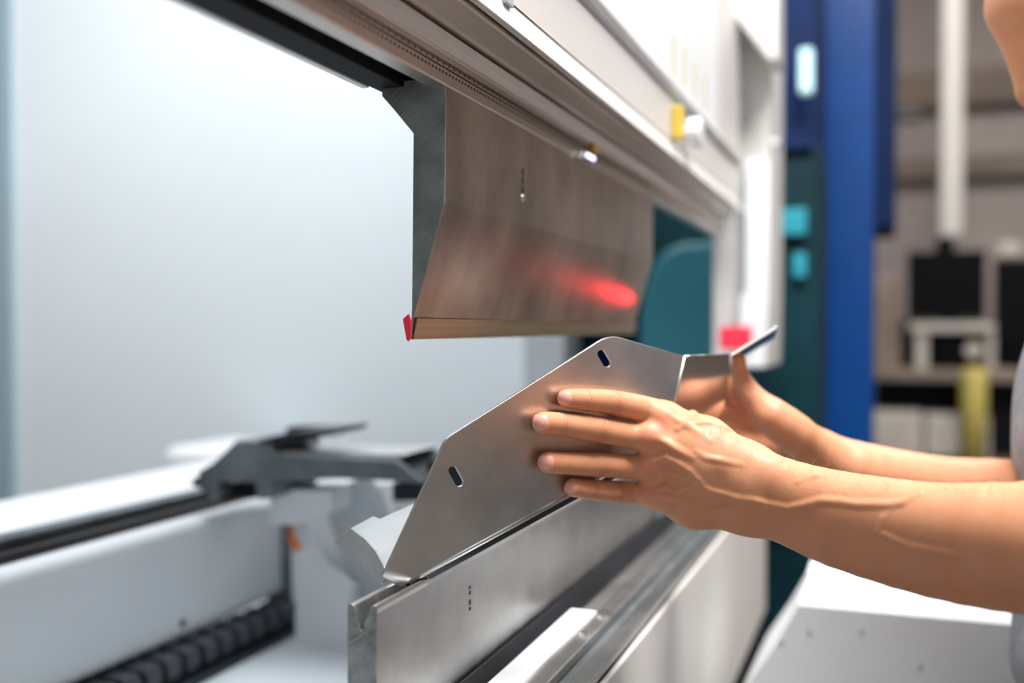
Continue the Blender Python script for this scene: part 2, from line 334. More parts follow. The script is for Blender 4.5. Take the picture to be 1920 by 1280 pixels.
tag(MB().tube([(a.x, YB-.45, a.z-.25), (a.x, YB-.45, a.z), (a.x, YB-.45, zt1-.03), (a.x, YB-.45, zt1)], [.06, .068, .068, .05], 24).build('spray_can', M['yellow2'], None, smooth=True), 'yellow cylindrical can standing in front of the dark bench', 'can')
tag(pbox(1628, 772, 1730, 861, YB-.38, .3).build('storage_box', M['card'], None, .008), 'off-white box on the lower shelf beside the blue column', 'box')
tag(pbox(1736, 778, 1856, 861, YB-.38, .3).build('storage_box', M['card'], None, .008), 'off-white box on the lower shelf under the yellow can', 'box')
tag(pbox(1632, 520, 1690, 689, YB-.2, .2).build('dark_cabinet', M['bench'], None, .01), 'dark brown narrow cabinet on the bench by the blue column', 'cabinet')
tag(pbox(1870, 455, 1915, 480, YB+.1, .1).build('wall_box', M['card'], None, .01), 'beige box on the wall above the right monitor', 'box')
tag(pbox(1680, 160, 1730, 215, 8.9, .1).build('wall_fitting', M['grey'], None, .02), 'small grey fitting on the beige wall left of the pipe', 'fitting')
tag(pbox(1640, 300, 2100, 318, 8.85, .15).build('cable_tray', M['wallr'], None, .02), 'thin brown cable tray running across the beige wall', 'tray')
tag(pbox(1640, 140, 2100, 176, 8.85, .15).build('wall_ledge', M['wallr'], None, .02), 'brown ledge high on the beige wall above the cable tray', 'ledge')

# ------------------------------------------------------------------ punches
Yp0 = onX(836, 160, XF-.001).y; XP = XF-.001
zk = onY(835, 380, Yp0).z
GT = mat('ground_tip_steel', (.66, .57, .40), .3, 1, var=.25, vscale=40, stretch=(1, .05, 8))
def punch(y0, y1, label):
    r = empty('punch', (-.35, y0, zb-.2), label, 'punch tool', 'upper bending punches in the clamp')
    pts = [(836, 161), (834, 380), (775, 600), (772, 637), (769, 636), (772, 580), (775, 250), (738, 205), (716, 180), (716, 166), (721, 163), (757, 161), (757, 150), (805, 150), (805, 161)]
    pr = pprof(pts, Yp0)
    body = MB().prismY(pr, y0, y1).build('punch_body', M['punch'], r, .0006); body.data.polygons.foreach_set('use_smooth', [False]*len(body.data.polygons)); body.modifiers.remove(body.modifiers['wn'])
    body.modifiers['bevel'].angle_limit = math.radians(8); body.modifiers['bevel'].use_clamp_overlap = True
    body.data.materials.append(M['punch_end'])
    for p in body.data.polygons:
        if abs(p.normal.y) > .9: p.material_index = 1
    q = pprof([(782.2, 597), (774.4, 635.5), (772.5, 635.5), (780, 597)], Yp0)
    MB().prismY([(x+.0004, z) for x, z in q], y0+.0006, y1-.0006).build('ground_tip', GT, r)
    return r
ymid = onX(1056, 500, XP-.004).y; yend = onX(1225, 420, XP).y
p1 = punch(Yp0, ymid-.0006, 'near brownish steel punch with its grey ground end and red tip facing us')
p2 = punch(ymid+.0006, yend, 'far brownish steel punch further along the clamp with a red glow')
q = pprof([(768, 588), (772, 600), (773, 630), (768, 640), (764, 637), (757, 598)], Yp0)
MB().prismY([(x, z) for x, z in q], Yp0-.0022, Yp0-.0003).build('red_tip_guard', M['red'], p1, .0005)
# stamped marks on the punch faces
mk = MB()
for (x, y0_, y1_) in ((981, 315, 328), (981, 332, 345), (981, 350, 362)):
    a = onX(x, y0_, XP); b = onX(x, y1_, XP); mk.box(XP-.0005, XP+.0002, a.y-.0012, a.y+.0012, b.z, a.z)
mk.build('stamped_mark', M['ink'], p1)
a = onX(981, 371, XP); MB().tube([(XP-.001, a.y, a.z), (XP+.0008, a.y, a.z)], [.0035, .0025], 12).build('locating_pin', M['edge'], p1)
# red guard light at the far end of the punch throwing red light along it
l = bpy.data.lights.new('laser_glow', 'SPOT'); l.energy = .28; l.color = (1, .02, .03); l.spot_size = math.radians(16); l.spot_blend = 1.0; l.shadow_soft_size = .006
lo = bpy.data.objects.new('laser_glow', l); COL.objects.link(lo); lo.location = (-.312, 1.56, onX(1198, 580, -.335).z)
lo.rotation_euler = (Vector((-.339, 1.15, lo.location.z+.012))-lo.location).to_track_quat('-Z', 'Y').to_euler()

# ------------------------------------------------------------------ die
D = empty('die', (-.348, .62, die_b), 'long bare steel V-die block standing on the bed under the workpiece', 'die tool')
Yd = onX(706, 1135, -.336).y
pd = lambda x, y: pprof([(x, y)], Yd)[0]
dp = [(706, 1300), (706, 1139), (704, 1135.5), (700, 1134.5), (695, 1137), (690, 1146), (679, 1182), (676, 1182), (667, 1146), (664, 1135), (660, 1132), (655, 1132), (651.5, 1136), (651, 1300)]
pr = [pd(*q) for q in dp]; pr[0] = (pr[0][0], die_b-.015); pr[-1] = (pr[-1][0], die_b-.015)
ydend = onX(1232, 990, -.336).y
db = MB().prismY(pr, Yd, ydend).build('die_body', M['die'], D, .0005)
db.data.materials.append(M['die_end'])
for p in db.data.polygons:
    cx = p.center.x
    if abs(p.normal.y) > .9 or (pr[9][0]-.001 < cx < pr[4][0]+.001 and p.normal.z > .05 and abs(p.normal.x) > .5): p.material_index = 1
xr = pr[1][0]; ztop = pr[2][1]
mk = MB()
for (x, y0_, y1_) in ((881, 1098, 1104), (881, 1107, 1114), (881, 1124, 1134), (881, 1138, 1144)):
    a = onX(x, y0_, xr); b = onX(x, y1_, xr); mk.box(xr-.0005, xr+.0002, a.y-.002, a.y+.002, b.z, a.z)
mk.build('stamped_mark', M['ink'], D)
a = onX(706, 1160, xr)
MB().box(xr-.0006, xr+.00012, Yd+.0008, ydend-.001, zl(760, 1115, xr)-.001-.0012, ztop-.0030).build('ground_band', mat('ground_band_steel', (.52, .515, .51), .33, .6, var=.1, vscale=30), D)

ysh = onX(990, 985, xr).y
MB().tube([(xr-.0022, ysh, ztop-.0018), (xr-.0022, ysh+.006, ztop-.0012), (xr-.0022, ydend-.001, ztop-.0012)], [.0015, .0026, .0026], 14).build('shoulder_highlight', M['beamlight'], D, smooth=True)  # pale tube standing for the highlight along the die shoulder

# ------------------------------------------------------------------ back gauge
XB = -.95
zbt = zl(0, 1075, XB)
G = empty('back_gauge', (-1.06, 1.0, .3), 'white back gauge beam with dark rail, cable chain and dark steel stop finger', 'back gauge')
yg1 = onX(548, 1000, XB).y
ygt = onX(505, 950, XB).y
MB().box(-1.20, XB, .1, yg1, zl(200, 1262, XB), zbt).build('guide_beam', M['white'], G, .018, 4)
MB().box(-1.4, -1.205, .1, 1.9, .70, zbt-.01).build('rear_beam', M['white'], G, .01, 3)
zr = zbt+.012
MB().box(-1.075, XB-.030, .1, yg1-.02, zbt-.002, zr).build('guide_rail', M['rail'], G, .002)
MB().box(-1.04, XB-.060, .1, yg1-.02, zr, zr+.012).build('rail_cap', M['darkmetal'], G, .003)
a = onX(342, 1168, XB); MB().tube([(XB-.004, a.y, a.z), (XB+.0015, a.y, a.z)], .006, 16).build('beam_bolt', M['blackmetal'], G)
# cable chain
za, ya_ = onX(560, 1150, XB+.02).z, onX(560, 1150, XB+.02).y
zc0 = zl(380, 1215, XB+.02)
CC = MB().box(XB-.018, XB+.026, .5, 1.66, zc0-.019, zc0+.004).build('cable_chain', M['black'], G)
n = 34
for k in range(n):
    yy = .30+k*.040
    MB().prismY([(XB-.02, zc0-.02), (XB+.035, zc0-.02), (XB+.035, zc0+.004), (XB+.028, zc0+.012), (XB-.02, zc0+.012)], yy, yy+.027).build('chain_link', M['chainplastic'], CC, .003)
MB().box(-1.2, -.42, .0, 2.3, zc0-.06, zc0-.034).build('chain_tray', M['enclosure'], G, .004)
MB().box(XB-.01, XB+.05, .1, 1.64, zc0-.034, zc0-.022).build('tray_lip', M['blackmetal'], G)
# stop finger and carriage
Yg = 1.22
fp = [(368, 912), (370, 884), (398, 868), (442, 826), (506, 829), (514, 850), (742, 862), (800, 906), (742, 903), (640, 898), (506, 902), (504, 936), (480, 936), (478, 905), (408, 902), (408, 932), (396, 934)]
SF = MB().prismY(pprof(fp, Yg), Yg, Yg+.13).build('stop_finger', M['darkmetal'], G, .003)
MB().prismY(pprof([(516, 849.5), (742, 861.5), (760, 852), (520, 846)], Yg), Yg+.01, Yg+.12).build('finger_top', M['edge'], SF, .001)
a = onY(385, 905, Yg)
MB().prismY(pprof([(408, 903), (478, 905), (478, 934), (408, 934)], Yg+.03), Yg+.03, Yg+.12).build('finger_recess', M['black'], SF)
MB().tube([(a.x-.018, Yg-.001, a.z), (a.x-.018, Yg+.02, a.z)], .006, 12).build('finger_pin', M['black'], SF)
a = onY(440, 893, Yg+.02); MB().tube([(a.x, Yg+.016, a.z), (a.x, Yg+.029, a.z)], .010, 12).build('brass_fitting', M['yellow2'], SF)
MB().prismY(pprof([(506, 822), (506, 833), (640, 812), (648, 800), (560, 808)], Yg+.03), Yg-.0, Yg+.10).build('finger_latch', M['blackmetal'], SF, .002)
MB().prismY(pprof([(560, 797), (560, 812), (646, 812), (646, 797)], Yg+.28), Yg+.24, Yg+.28).build('latch_bar', M['black'], SF, .002)
MB().prismY(pprof([(800, 862), (800, 935), (885, 935), (885, 880), (860, 862)], Yg+.04), Yg+.04, Yg+.11).build('finger_tip', M['blackmetal'], SF, .002)
MB().prismY(pprof([(735, 905), (735, 940), (830, 940), (830, 905)], Yg+.05), Yg+.05, Yg+.10).build('finger_foot', M['blackmetal'], SF, .002)
MB().prismY(pprof([(506, 918), (506, 984), (556, 984), (620, 960), (620, 918)], Yg+.06), Yg+.06, Yg+.12).build('carriage_block', M['white'], G, .002)
MB().prismY(pprof([(556, 915), (556, 1000), (600, 1065), (655, 1105), (655, 1500), (553, 1500), (553, 990)], Yg+.13), Yg+.13, Yg+.16).build('carriage_plate', M['white'], G, .002)
MB().prismY(pprof([(545, 905), (740, 905), (740, 1500), (545, 1500)], Yg+.2), Yg+.20, Yg+.26).build('carriage_body', M['white'], G, .004)
MB().prismY(pprof([(557, 940), (640, 905), (760, 1200), (655, 1200), (600, 1062)], Yg+.10), Yg+.165, Yg+.195).build('carriage_web', M['grey'], G, .002)
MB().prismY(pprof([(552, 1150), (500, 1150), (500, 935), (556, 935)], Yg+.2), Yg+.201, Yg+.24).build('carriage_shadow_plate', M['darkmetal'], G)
pts = [onY(x, y, Yg+.125) for x, y in ((560, 975), (549, 985), (545, 1000), (549, 1015), (560, 1030))]
MB().tube(pts, .006, 12).build('orange_cable', M['orange'], G, smooth=True)

tag(pbox(300, 838, 470, 2600, 2.2, .3).build('rear_housing', M['white'], None, .03, 3), 'white blurred housing on the machine floor behind the dark stop finger', 'housing')
for v in bpy.data.objects['rear_housing'].data.vertices: v.co.z = max(v.co.z, 0)

# ------------------------------------------------------------------ white front support
SP = empty('front_support', (.02, 1.45, .4), 'white painted sheet metal support shelf below the forearm', 'support')
YS = 1.34
f0 = pprof([(1497, 1131), (1452, 1208), (1400, 1282)], YS)
xm = .32
zsup = f0[0][1]
pr = [f0[0], f0[1], f0[2], (f0[2][0]-.03, f0[2][1]-.07), (f0[2][0]-.03, .32), (xm, .32), (xm, zsup+.0)]
MB().prismY(pr, YS, YS+.15).build('shelf_body', M['white'], SP, .003)
MB().prismY([(f0[0][0], zsup-.02), (f0[0][0]-.002, zsup+.004), (xm, zsup+.004), (xm, zsup-.02)]+[], YS+.152, YS+.25).build('rear_shelf', M['white'], SP, .003)
MB().prismY([(x-.001, z-.006) for x, z in pr], YS+.152, YS+.25).build('shelf_rear_body', M['white'], SP, .003)
for (x, y) in ((1727, 1249), (1518, 1185), (1617, 1184), (1465, 1204)):
    a = onY(x, y, YS); MB().tube([(a.x, YS-.0008, a.z), (a.x, YS+.002, a.z)], .003, 12).build('paint_speck', M['grey'], SP)
MB().box(.0, .28, YS+.04, YS+.22, 0, .33).build('support_foot', M['grey'], SP, .003)

# ------------------------------------------------------------------ workpiece
def tp(px, py): return 1/(1.315-.0005*(px-745)-.00012*(py-1100))
class Plane:
    def __init__(s, a, b, c):
        s.o = a; s.n = (b-a).cross(c-a).normalized()
        if s.n.dot(CAM-a) < 0: s.n = -s.n
        s.u = (b-a).normalized(); s.v = s.n.cross(s.u)
    def hit(s, px, py): d = ray(px, py); return CAM+d*((s.o-CAM).dot(s.n)/d.dot(s.n))
    def uv(s, px, py): q = s.hit(px, py)-s.o; return (q.dot(s.u), q.dot(s.v))
def sheet(name, plane, outlines, th, m, parent, bev=.0003):
    c = bpy.data.curves.new(name, 'CURVE'); c.dimensions = '2D'; c.fill_mode = 'BOTH'; c.extrude = th/2-bev; c.bevel_depth = bev; c.bevel_resolution = 2
    c.offset = -bev
    for ol in outlines:
        s = c.splines.new('POLY'); s.points.add(len(ol)-1); s.use_cyclic_u = True
        for i, (x, y) in enumerate(ol): q = plane.uv(x, y); s.points[i].co = (q[0], q[1], 0, 1)
    o = bpy.data.objects.new('tmp', c); COL.objects.link(o); bpy.context.view_layer.update()
    me = bpy.data.meshes.new_from_object(o.evaluated_get(bpy.context.evaluated_depsgraph_get())); bpy.data.objects.remove(o)
    mt = Matrix((plane.u, plane.v, plane.n)).transposed().to_4x4(); mt.translation = plane.o-plane.n*th/2
    me.transform(mt)
    me.materials.clear()
    ob = link(name, me, m)
    if parent: ob.parent = parent; ob.matrix_parent_inverse = Matrix.Translation(-Vector(parent.location))
    return ob
def fillet(pts, radii, n=6):
    out = []
    k = len(pts)
    for i, p in enumerate(pts):
        r = radii[i]; p = Vector(p)
        if not r: out.append(tuple(p)); continue
        a = (Vector(pts[i-1])-p).normalized(); b = (Vector(pts[(i+1) % k])-p).normalized()
        A = p+a*r; B = p+b*r
        for j in range(n+1):
            t = j/n; out.append(tuple(A*(1-t)**2+p*2*t*(1-t)+B*t*t))
    return out
P1 = Plane(W(745, 1100, tp(745, 1100)), W(1282, 667, tp(1282, 667)), W(1145, 634, tp(1145, 634)))
WP = empty('sheet_metal_workpiece', W(745, 1100, .76), 'bent grey sheet metal part with two slots held by both hands over the die', 'sheet metal part')
out = fillet([(717, 1080), (836, 822), (1143, 627), (1281, 667.5), (1262, 752), (1246, 830), (762, 1095), (750, 1101)], [2, 14, 24, 1, 1, 1, 4, 3])
def slot(cx, cy, dx, dy, hw, n=8):      # obround: centre, half axis vector, half width
    L = math.hypot(dx, dy); ux, uy = dx/L, dy/L; nx, ny = -uy, ux; o = []
    for s_ in (1, -1):
        for i in range(n+1):
            a = math.pi*(i/n)-math.pi/2
            o.append((cx+s_*(dx+ux*hw*math.cos(a))+s_*nx*hw*math.sin(a), cy+s_*(dy+uy*hw*math.cos(a))+s_*ny*hw*math.sin(a)))
    return o
sheet('main_face', P1, [out, slot(855, 893, 6, 11, 8), slot(1133, 672, 5.2, 8.6, 7.6)], .0022, M['sheet'], WP)
# bend along the bottom, and base flange going back
b0, b1 = P1.hit(768, 1091), P1.hit(1248, 829)
MB().tube([b0-P1.n*.0022+Vector((0, 0, .0)), b1-P1.n*.0022], .0030, 20).build('bottom_bend', M['sheet'], WP, smooth=True)
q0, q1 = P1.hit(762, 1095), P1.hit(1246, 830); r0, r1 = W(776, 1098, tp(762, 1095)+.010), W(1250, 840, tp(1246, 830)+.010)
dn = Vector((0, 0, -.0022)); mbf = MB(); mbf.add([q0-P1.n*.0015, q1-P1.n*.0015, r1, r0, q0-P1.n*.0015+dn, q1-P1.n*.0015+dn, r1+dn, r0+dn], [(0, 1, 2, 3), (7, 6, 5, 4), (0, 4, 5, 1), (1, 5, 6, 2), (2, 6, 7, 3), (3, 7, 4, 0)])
mbf.build('bottom_lip', M['blackmetal'], WP, .0006)  # black colour stands for the shadow under the flange
P2 = Plane(W(733, 1088, tp(733, 1088)+.008), W(1240, 828, tp(1240, 828)+.010), W(655, 990, .845))
P2.n = P2.n if P2.n.z > 0 else -P2.n; P2.v = P2.n.cross(P2.u)
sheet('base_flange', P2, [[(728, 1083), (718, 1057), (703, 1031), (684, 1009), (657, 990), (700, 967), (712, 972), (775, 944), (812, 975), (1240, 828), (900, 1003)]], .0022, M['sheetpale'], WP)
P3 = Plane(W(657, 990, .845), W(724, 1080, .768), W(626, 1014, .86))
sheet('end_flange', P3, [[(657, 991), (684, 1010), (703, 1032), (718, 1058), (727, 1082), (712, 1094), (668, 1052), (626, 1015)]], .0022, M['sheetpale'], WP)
# right-hand faces
cA, cB = P1.hit(1283, 667), P1.hit(1247, 828)
P4 = Plane(cA, cB, W(1368, 664, 1.00))
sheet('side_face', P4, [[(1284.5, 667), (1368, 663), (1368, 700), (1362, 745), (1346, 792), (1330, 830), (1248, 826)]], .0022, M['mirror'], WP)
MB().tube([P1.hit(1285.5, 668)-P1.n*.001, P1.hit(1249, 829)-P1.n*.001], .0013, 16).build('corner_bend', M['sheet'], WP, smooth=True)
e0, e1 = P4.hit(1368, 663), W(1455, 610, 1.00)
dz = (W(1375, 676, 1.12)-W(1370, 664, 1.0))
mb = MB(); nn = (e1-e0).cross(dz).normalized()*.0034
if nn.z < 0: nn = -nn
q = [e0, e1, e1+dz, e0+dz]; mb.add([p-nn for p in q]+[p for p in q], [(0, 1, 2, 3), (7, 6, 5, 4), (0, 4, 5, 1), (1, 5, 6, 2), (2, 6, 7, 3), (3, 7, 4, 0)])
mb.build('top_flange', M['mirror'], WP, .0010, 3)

# ------------------------------------------------------------------ person: signed-distance body
def rc(P, a, b, r1, r2):
    a = np.asarray(a, np.float32); b = np.asarray(b, np.float32)
    ba = b-a; l2 = float(ba@ba); rr = r1-r2; a2 = l2-rr*rr
    if a2 <= 1e-10:
        c, r = (a, r1) if r1 > r2 else (b, r2)
        return np.sqrt(((P-c)**2).sum(1))-r
    il2 = 1/l2; pa = P-a; y = pa@ba; z = y-l2
    x2 = ((pa*l2-y[:, None]*ba)**2).sum(1); y2 = y*y*l2; z2 = z*z*l2; k = np.sign(rr)*rr*rr*x2
    d = (np.sqrt(x2*a2*il2)+y*rr)*il2-r1
    c1 = np.sign(z)*a2*z2 > k; d = np.where(c1, np.sqrt(x2+z2)*il2-r2, d)
    c2 = (~c1) & (np.sign(y)*a2*y2 < k); d = np.where(c2, np.sqrt(x2+y2)*il2-r1, d)
    return d
def ell(P, c, ax, r):       # ellipsoid; ax three unit vectors, r three radii
    q = P-np.asarray(c, np.float32); e = np.stack([q@np.asarray(v, np.float32)/s for v, s in zip(ax, r)], 1)
    k0 = np.sqrt((e**2).sum(1)); k1 = np.sqrt((np.stack([e[:, i]/r[i] for i in range(3)], 1)**2).sum(1))
    return k0*(k0-1)/np.maximum(k1, 1e-6)
def su(a, b, k):
    h = np.maximum(k-np.abs(a-b), 0)/k; return np.minimum(a, b)-h*h*k*.25
def ss(a, b, k):            # smooth subtraction a minus b
    h = np.maximum(k-np.abs(-b-a), 0)/k; return np.maximum(a, -b)+h*h*k*.25
def spline(js, n=3):
    c = np.array([j[0] for j in js], float); r = np.array([j[1] for j in js], float); q = np.concatenate([c, r[:, None]], 1); out = []
    for i in range(len(q)-1):
        a = q[max(i-1, 0)]; b = q[i]; d = q[i+1]; e = q[min(i+2, len(q)-1)]
        for k in range(n):
            t = k/n; out.append(.5*((2*b)+(d-a)*t+(2*a-5*b+4*d-e)*t*t+(3*b-a-3*d+e)*t**3))
    out.append(q[-1]); return [(o[:3].astype(np.float32), float(o[3])) for o in out]
def chain(P, js, k=.0006):
    d = None
    for a, b in zip(js[:-1], js[1:]):
        s = rc(P, a[0], b[0], a[1], b[1]); d = s if d is None else su(d, s, k)
    return d
OFF = np.array([(i, j, k) for i in (0, 1) for j in (0, 1) for k in (0, 1)])
def nets(f, lo, hi, h, pad=1.5):
    lo = np.array(lo, float); hi = np.array(hi, float)
    S = 16; n = np.ceil((hi-lo)/(S*h)).astype(int)
    g = np.stack(np.meshgrid(*[np.arange(k) for k in n], indexing='ij'), -1).reshape(-1, 3)*S
    def ev(idx):
        out = np.empty(len(idx), np.float32)
        for s in range(0, len(idx), 300000): out[s:s+300000] = f((lo+idx[s:s+300000]*h).astype(np.float32))
        return out
    g = g[np.abs(ev(g+S/2)) < S*h*.87*pad]
    sub = np.array([(i, j, k) for i in range(0, S, 4) for j in range(0, S, 4) for k in range(0, S, 4)])
    g = (g[:, None]+sub[None]).reshape(-1, 3)
    g = g[np.abs(ev(g+2)) < 4*h*.87*1.6]
    lp = np.array([(i, j, k) for i in range(5) for j in range(5) for k in range(5)])
    D_ = ev((g[:, None]+lp[None]).reshape(-1, 3)).reshape(-1, 5, 5, 5)
    N = np.array([200000, 4000, 4000]); key = lambda q: (q[..., 0].astype(np.int64)*20000+q[..., 1])*20000+q[..., 2]
    c = np.stack([D_[:, i:i+4, j:j+4, k:k+4] for i, j, k in OFF], -1)      # B,4,4,4,8
    act = (c.min(-1) < 0) & (c.max(-1) >= 0)
    bi = np.argwhere(act); cv = c[act]; cell = g[bi[:, 0]]+bi[:, 1:]
    acc = np.zeros((len(cell), 3)); cnt = np.zeros(len(cell))
    for i in range(8):
        for j in range(i+1, 8):
            if np.abs(OFF[i]-OFF[j]).sum() != 1: continue
            a, b = cv[:, i], cv[:, j]; m = (a < 0) != (b < 0); t = np.where(m, a/np.where(m, a-b, 1), 0)
            acc += np.where(m[:, None], OFF[i]+t[:, None]*(OFF[j]-OFF[i]), 0); cnt += m
    vert = lo+(cell+acc/cnt[:, None])*h
    ks = key(cell); o = np.argsort(ks); ks = ks[o]; vert = vert[o]
    F = []
    for ax in range(3):
        u, v = [(1, 2), (2, 0), (0, 1)][ax]
        e = np.zeros(3, int); e[ax] = 1
        A = D_[:, :4, :4, :4]; B = D_[:, e[0]:4+e[0], e[1]:4+e[1], e[2]:4+e[2]]
        m = (A < 0) != (B < 0); q = np.argwhere(m); p = g[q[:, 0]]+q[:, 1:]; neg = (A < 0)[m]
        eu = np.zeros(3, int); eu[u] = 1; ev_ = np.zeros(3, int); ev_[v] = 1
        ids = []; ok = np.ones(len(p), bool)
        for dd in (-eu-ev_, -ev_, 0*eu, -eu):
            kk = key(p+dd); ii = np.searchsorted(ks, kk); ii = np.minimum(ii, len(ks)-1); ok &= ks[ii] == kk; ids.append(ii)
        qd = np.stack(ids, 1); qd[~neg] = qd[~neg][:, ::-1]; F.append(qd[ok])
    F = np.concatenate(F)
    return vert, F
def to_mesh(name, V, F):
    me = bpy.data.meshes.new(name); me.vertices.add(len(V)); me.vertices.foreach_set('co', V.astype(np.float32).ravel())
    me.loops.add(len(F)*4); me.loops.foreach_set('vertex_index', F.astype(np.int32).ravel())
    me.polygons.add(len(F)); me.polygons.foreach_set('loop_start', np.arange(0, len(F)*4, 4, dtype=np.int32))
    me.polygons.foreach_set('use_smooth', np.ones(len(F), bool)); me.update(calc_edges=True); return me
npv = lambda v: np.array(v[:], np.float32)
mm = .001
def C(px, py, t, rpx): return (npv(W(px, py, t)), rpx*t/F_PX)       # joint as centre and radius
def on_plate(px, py, rpx, lift=0.0):
    t = tp(px, py); r = rpx*t/F_PX; return C(px, py, t-1.18*r-.0012-lift, rpx)

# --- near (left) hand
FING = {
 'index': [(1063, 747, 18, 0), (1094, 749, 20.5, 0), (1148, 754.5, 23.2, .002), (1203, 767, 26, .006), (1247, 785, 32, .016)],
 'middle': [(1018, 792.5, 20.5, 0), (1049, 795, 22, 0), (1119, 805, 24.2, .003), (1178, 816, 24, .010), (1222, 824, 27, .024)],
 'ring': [(1028, 866.5, 20, 0), (1058, 868, 20.6, 0), (1120, 871, 22.5, .003), (1178, 874, 23, .010), (1226, 876, 26, .024)],
 'pinky': [(1075, 913.5, 17.5, 0), (1102, 917, 18, 0), (1151, 921, 20.3, .002), (1196, 924, 21.5, .008), (1228, 925, 27, .018)],
}
FJ = {k: [on_plate(x, y, r, l) for x, y, r, l in v] for k, v in FING.items()}
def tf(px, tfront, py, rpx):     # centre so that the front surface lies at tfront
    r = rpx*tfront/F_PX; return C(px, py, tfront+r, rpx)
CARP = {'index': tf(1402, .815, 872, 40), 'middle': tf(1402, .808, 902, 36), 'ring': tf(1402, .810, 926, 34), 'pinky': tf(1405, .812, 951, 48)}
MIDM = {'index': tf(1325, .836, 826, 40), 'middle': tf(1310, .828, 860, 30), 'ring': tf(1312, .832, 898, 30), 'pinky': tf(1302, .838, 940, 46)}
ARM = [((1470, 906, 47, .790), (1470, 968, 50, .793)), ((1574, 941, 58, .755), (1574, 1000, 64, .757)), ((1752, 979, 74, .695), (1752, 1038, 81, .70)),
       ((1920, 1000, 94, .64), (1920, 1053, 97, .645)), ((2060, 1030, 100, .60), (2060, 1060, 100, .60))]
ARMJ = [tuple(tf(x, t, y, r) for x, y, r, t in s) for s in ARM]
SHL = np.array((.285, .865, 1.355), np.float32); SHR = np.array((.285, 1.235, 1.355), np.float32)
THUMB = [C(1298, 779, .918, 11), C(1318, 800, .905, 14), (C(1350, 828, .885, 22)), C(1400, 878, .862, 30)]
FS = {k: spline(v) for k, v in FJ.items()}
ARS = [spline([CARP['index']]+[a[0] for a in ARMJ]), spline([CARP['pinky']]+[a[1] for a in ARMJ])]
def arm_base(P):
    d = None
    for k in ('index', 'middle', 'ring', 'pinky'):
        f = chain(P, FS[k])
        d = f if d is None else su(d, f, .0035)
    pl = None
    for k in ('index', 'middle', 'ring', 'pinky'):
        s = su(rc(P, FJ[k][4][0], MIDM[k][0], FJ[k][4][1]*.96, MIDM[k][1]), rc(P, MIDM[k][0], CARP[k][0], MIDM[k][1], CARP[k][1]), .012)
        pl = s if pl is None else su(pl, s, .013)
    for i, j in ((0, 1), (1, 2), (2, 3)):        # webbing between the knuckles
        ks = list(FJ); a, b = FJ[ks[i]][4], FJ[ks[j]][4]
        pl = su(pl, rc(P, a[0]*.5+b[0]*.5+.25*(MIDM[ks[i]][0]-a[0]), MIDM[ks[i]][0]*.5+MIDM[ks[j]][0]*.5, .0125, .015), .012)
    d = su(d, pl, .006)
    for i in range(len(THUMB)-1): d = su(d, rc(P, THUMB[i][0], THUMB[i+1][0], THUMB[i][1], THUMB[i+1][1]), .006)
    w = su(chain(P, ARS[0], .001), chain(P, ARS[1], .001), .022)
    w = su(w, rc(P, ARMJ[-1][0][0], SHL, .036, .055), .03)
    return su(d, w, .012)
def march(px, py, f):
    d = npv(ray(px, py)); t = .6; c = npv(CAM)
    for _ in range(80):
        s = float(f((c+d*t)[None].astype(np.float32))[0]); t += s*.8
        if s < 2e-5: break
    return c+d*t
VEINS = [
 ([(1231, 862), (1252, 859), (1275, 870), (1294, 883), (1309, 898), (1319, 912), (1336, 921), (1361, 927), (1383, 934), (1412, 938), (1444, 946), (1481, 953), (1510, 947), (1542, 939), (1575, 941), (1607, 946), (1671, 947), (1694, 943), (1726, 928)], 2.4, 1.5),
 ([(1681, 950), (1660, 972), (1650, 998), (1704, 1022), (1768, 1035), (1829, 1045)], 2.2, 4.4),
 ([(1271, 806), (1292, 796), (1330, 793), (1360, 805)], 2.0, 1.0),
 ([(1306, 848), (1323, 858), (1353, 864), (1391, 872)], 1.8, 1.8),
 ([(1228, 920), (1252, 910), (1268, 921), (1292, 913), (1309, 898)], 2.0, 1.0),
 ([(1383, 934), (1366, 950), (1340, 955)], 1.8, 1.3), ([(1500, 905), (1530, 893), (1560, 890)], 2.0, 2.4)]
TEND = [([(1232, 823), (1252, 832), (1275, 846), (1300, 858)], 3.0, .9), ([(1258, 782), (1290, 800), (1330, 828)], 3.2, 1.8), ([(1236, 876), (1262, 884), (1290, 893)], 2.6, 1.3), ([(1236, 925), (1268, 933), (1310, 938)], 2.4, 1.6)]
VP = []
for pts, r, sink in VEINS+TEND:
    q = [march(x, y, arm_base) for x, y in pts]; cc = npv(CAM)
    q = [p+(p-cc)/np.linalg.norm(p-cc)*(sink*.5+r*.45+(1.0 if i in (0, len(q)-1) else 0))*mm for i, p in enumerate(q)]
    VP.append((q, r*mm))
KN = [march(x, y, arm_base) for x, y in ((1246, 786), (1220, 820), (1222, 873), (1222, 923))]
DENT = [(march(x, y, arm_base), r*mm) for x, y, r in ((1232, 845, 7), (1240, 897, 7), (1262, 812, 6), (1290, 925, 7), (1345, 895, 9))]
dirv = npv(V_)
NAILC = []
for k, (cx, cy, hw, hl) in {'index': (1060, 747, 14.0, 12.5), 'middle': (1018, 793, 14.5, 12), 'ring': (1026.5, 868, 13.5, 13), 'pinky': (1070, 914.5, 11.5, 11.5)}.items():
    p = march(cx, cy, arm_base); ax = FJ[k][0][0]-FJ[k][1][0]; ax /= np.linalg.norm(ax)
    nrm = -dirv+.0; nrm = nrm-ax*(nrm@ax); nrm /= np.linalg.norm(nrm); lat = np.cross(nrm, ax)
    s = tp(cx, cy)/F_PX; NAILC.append((p, ax, nrm, lat, hw*s*.92, hl*s*.95))
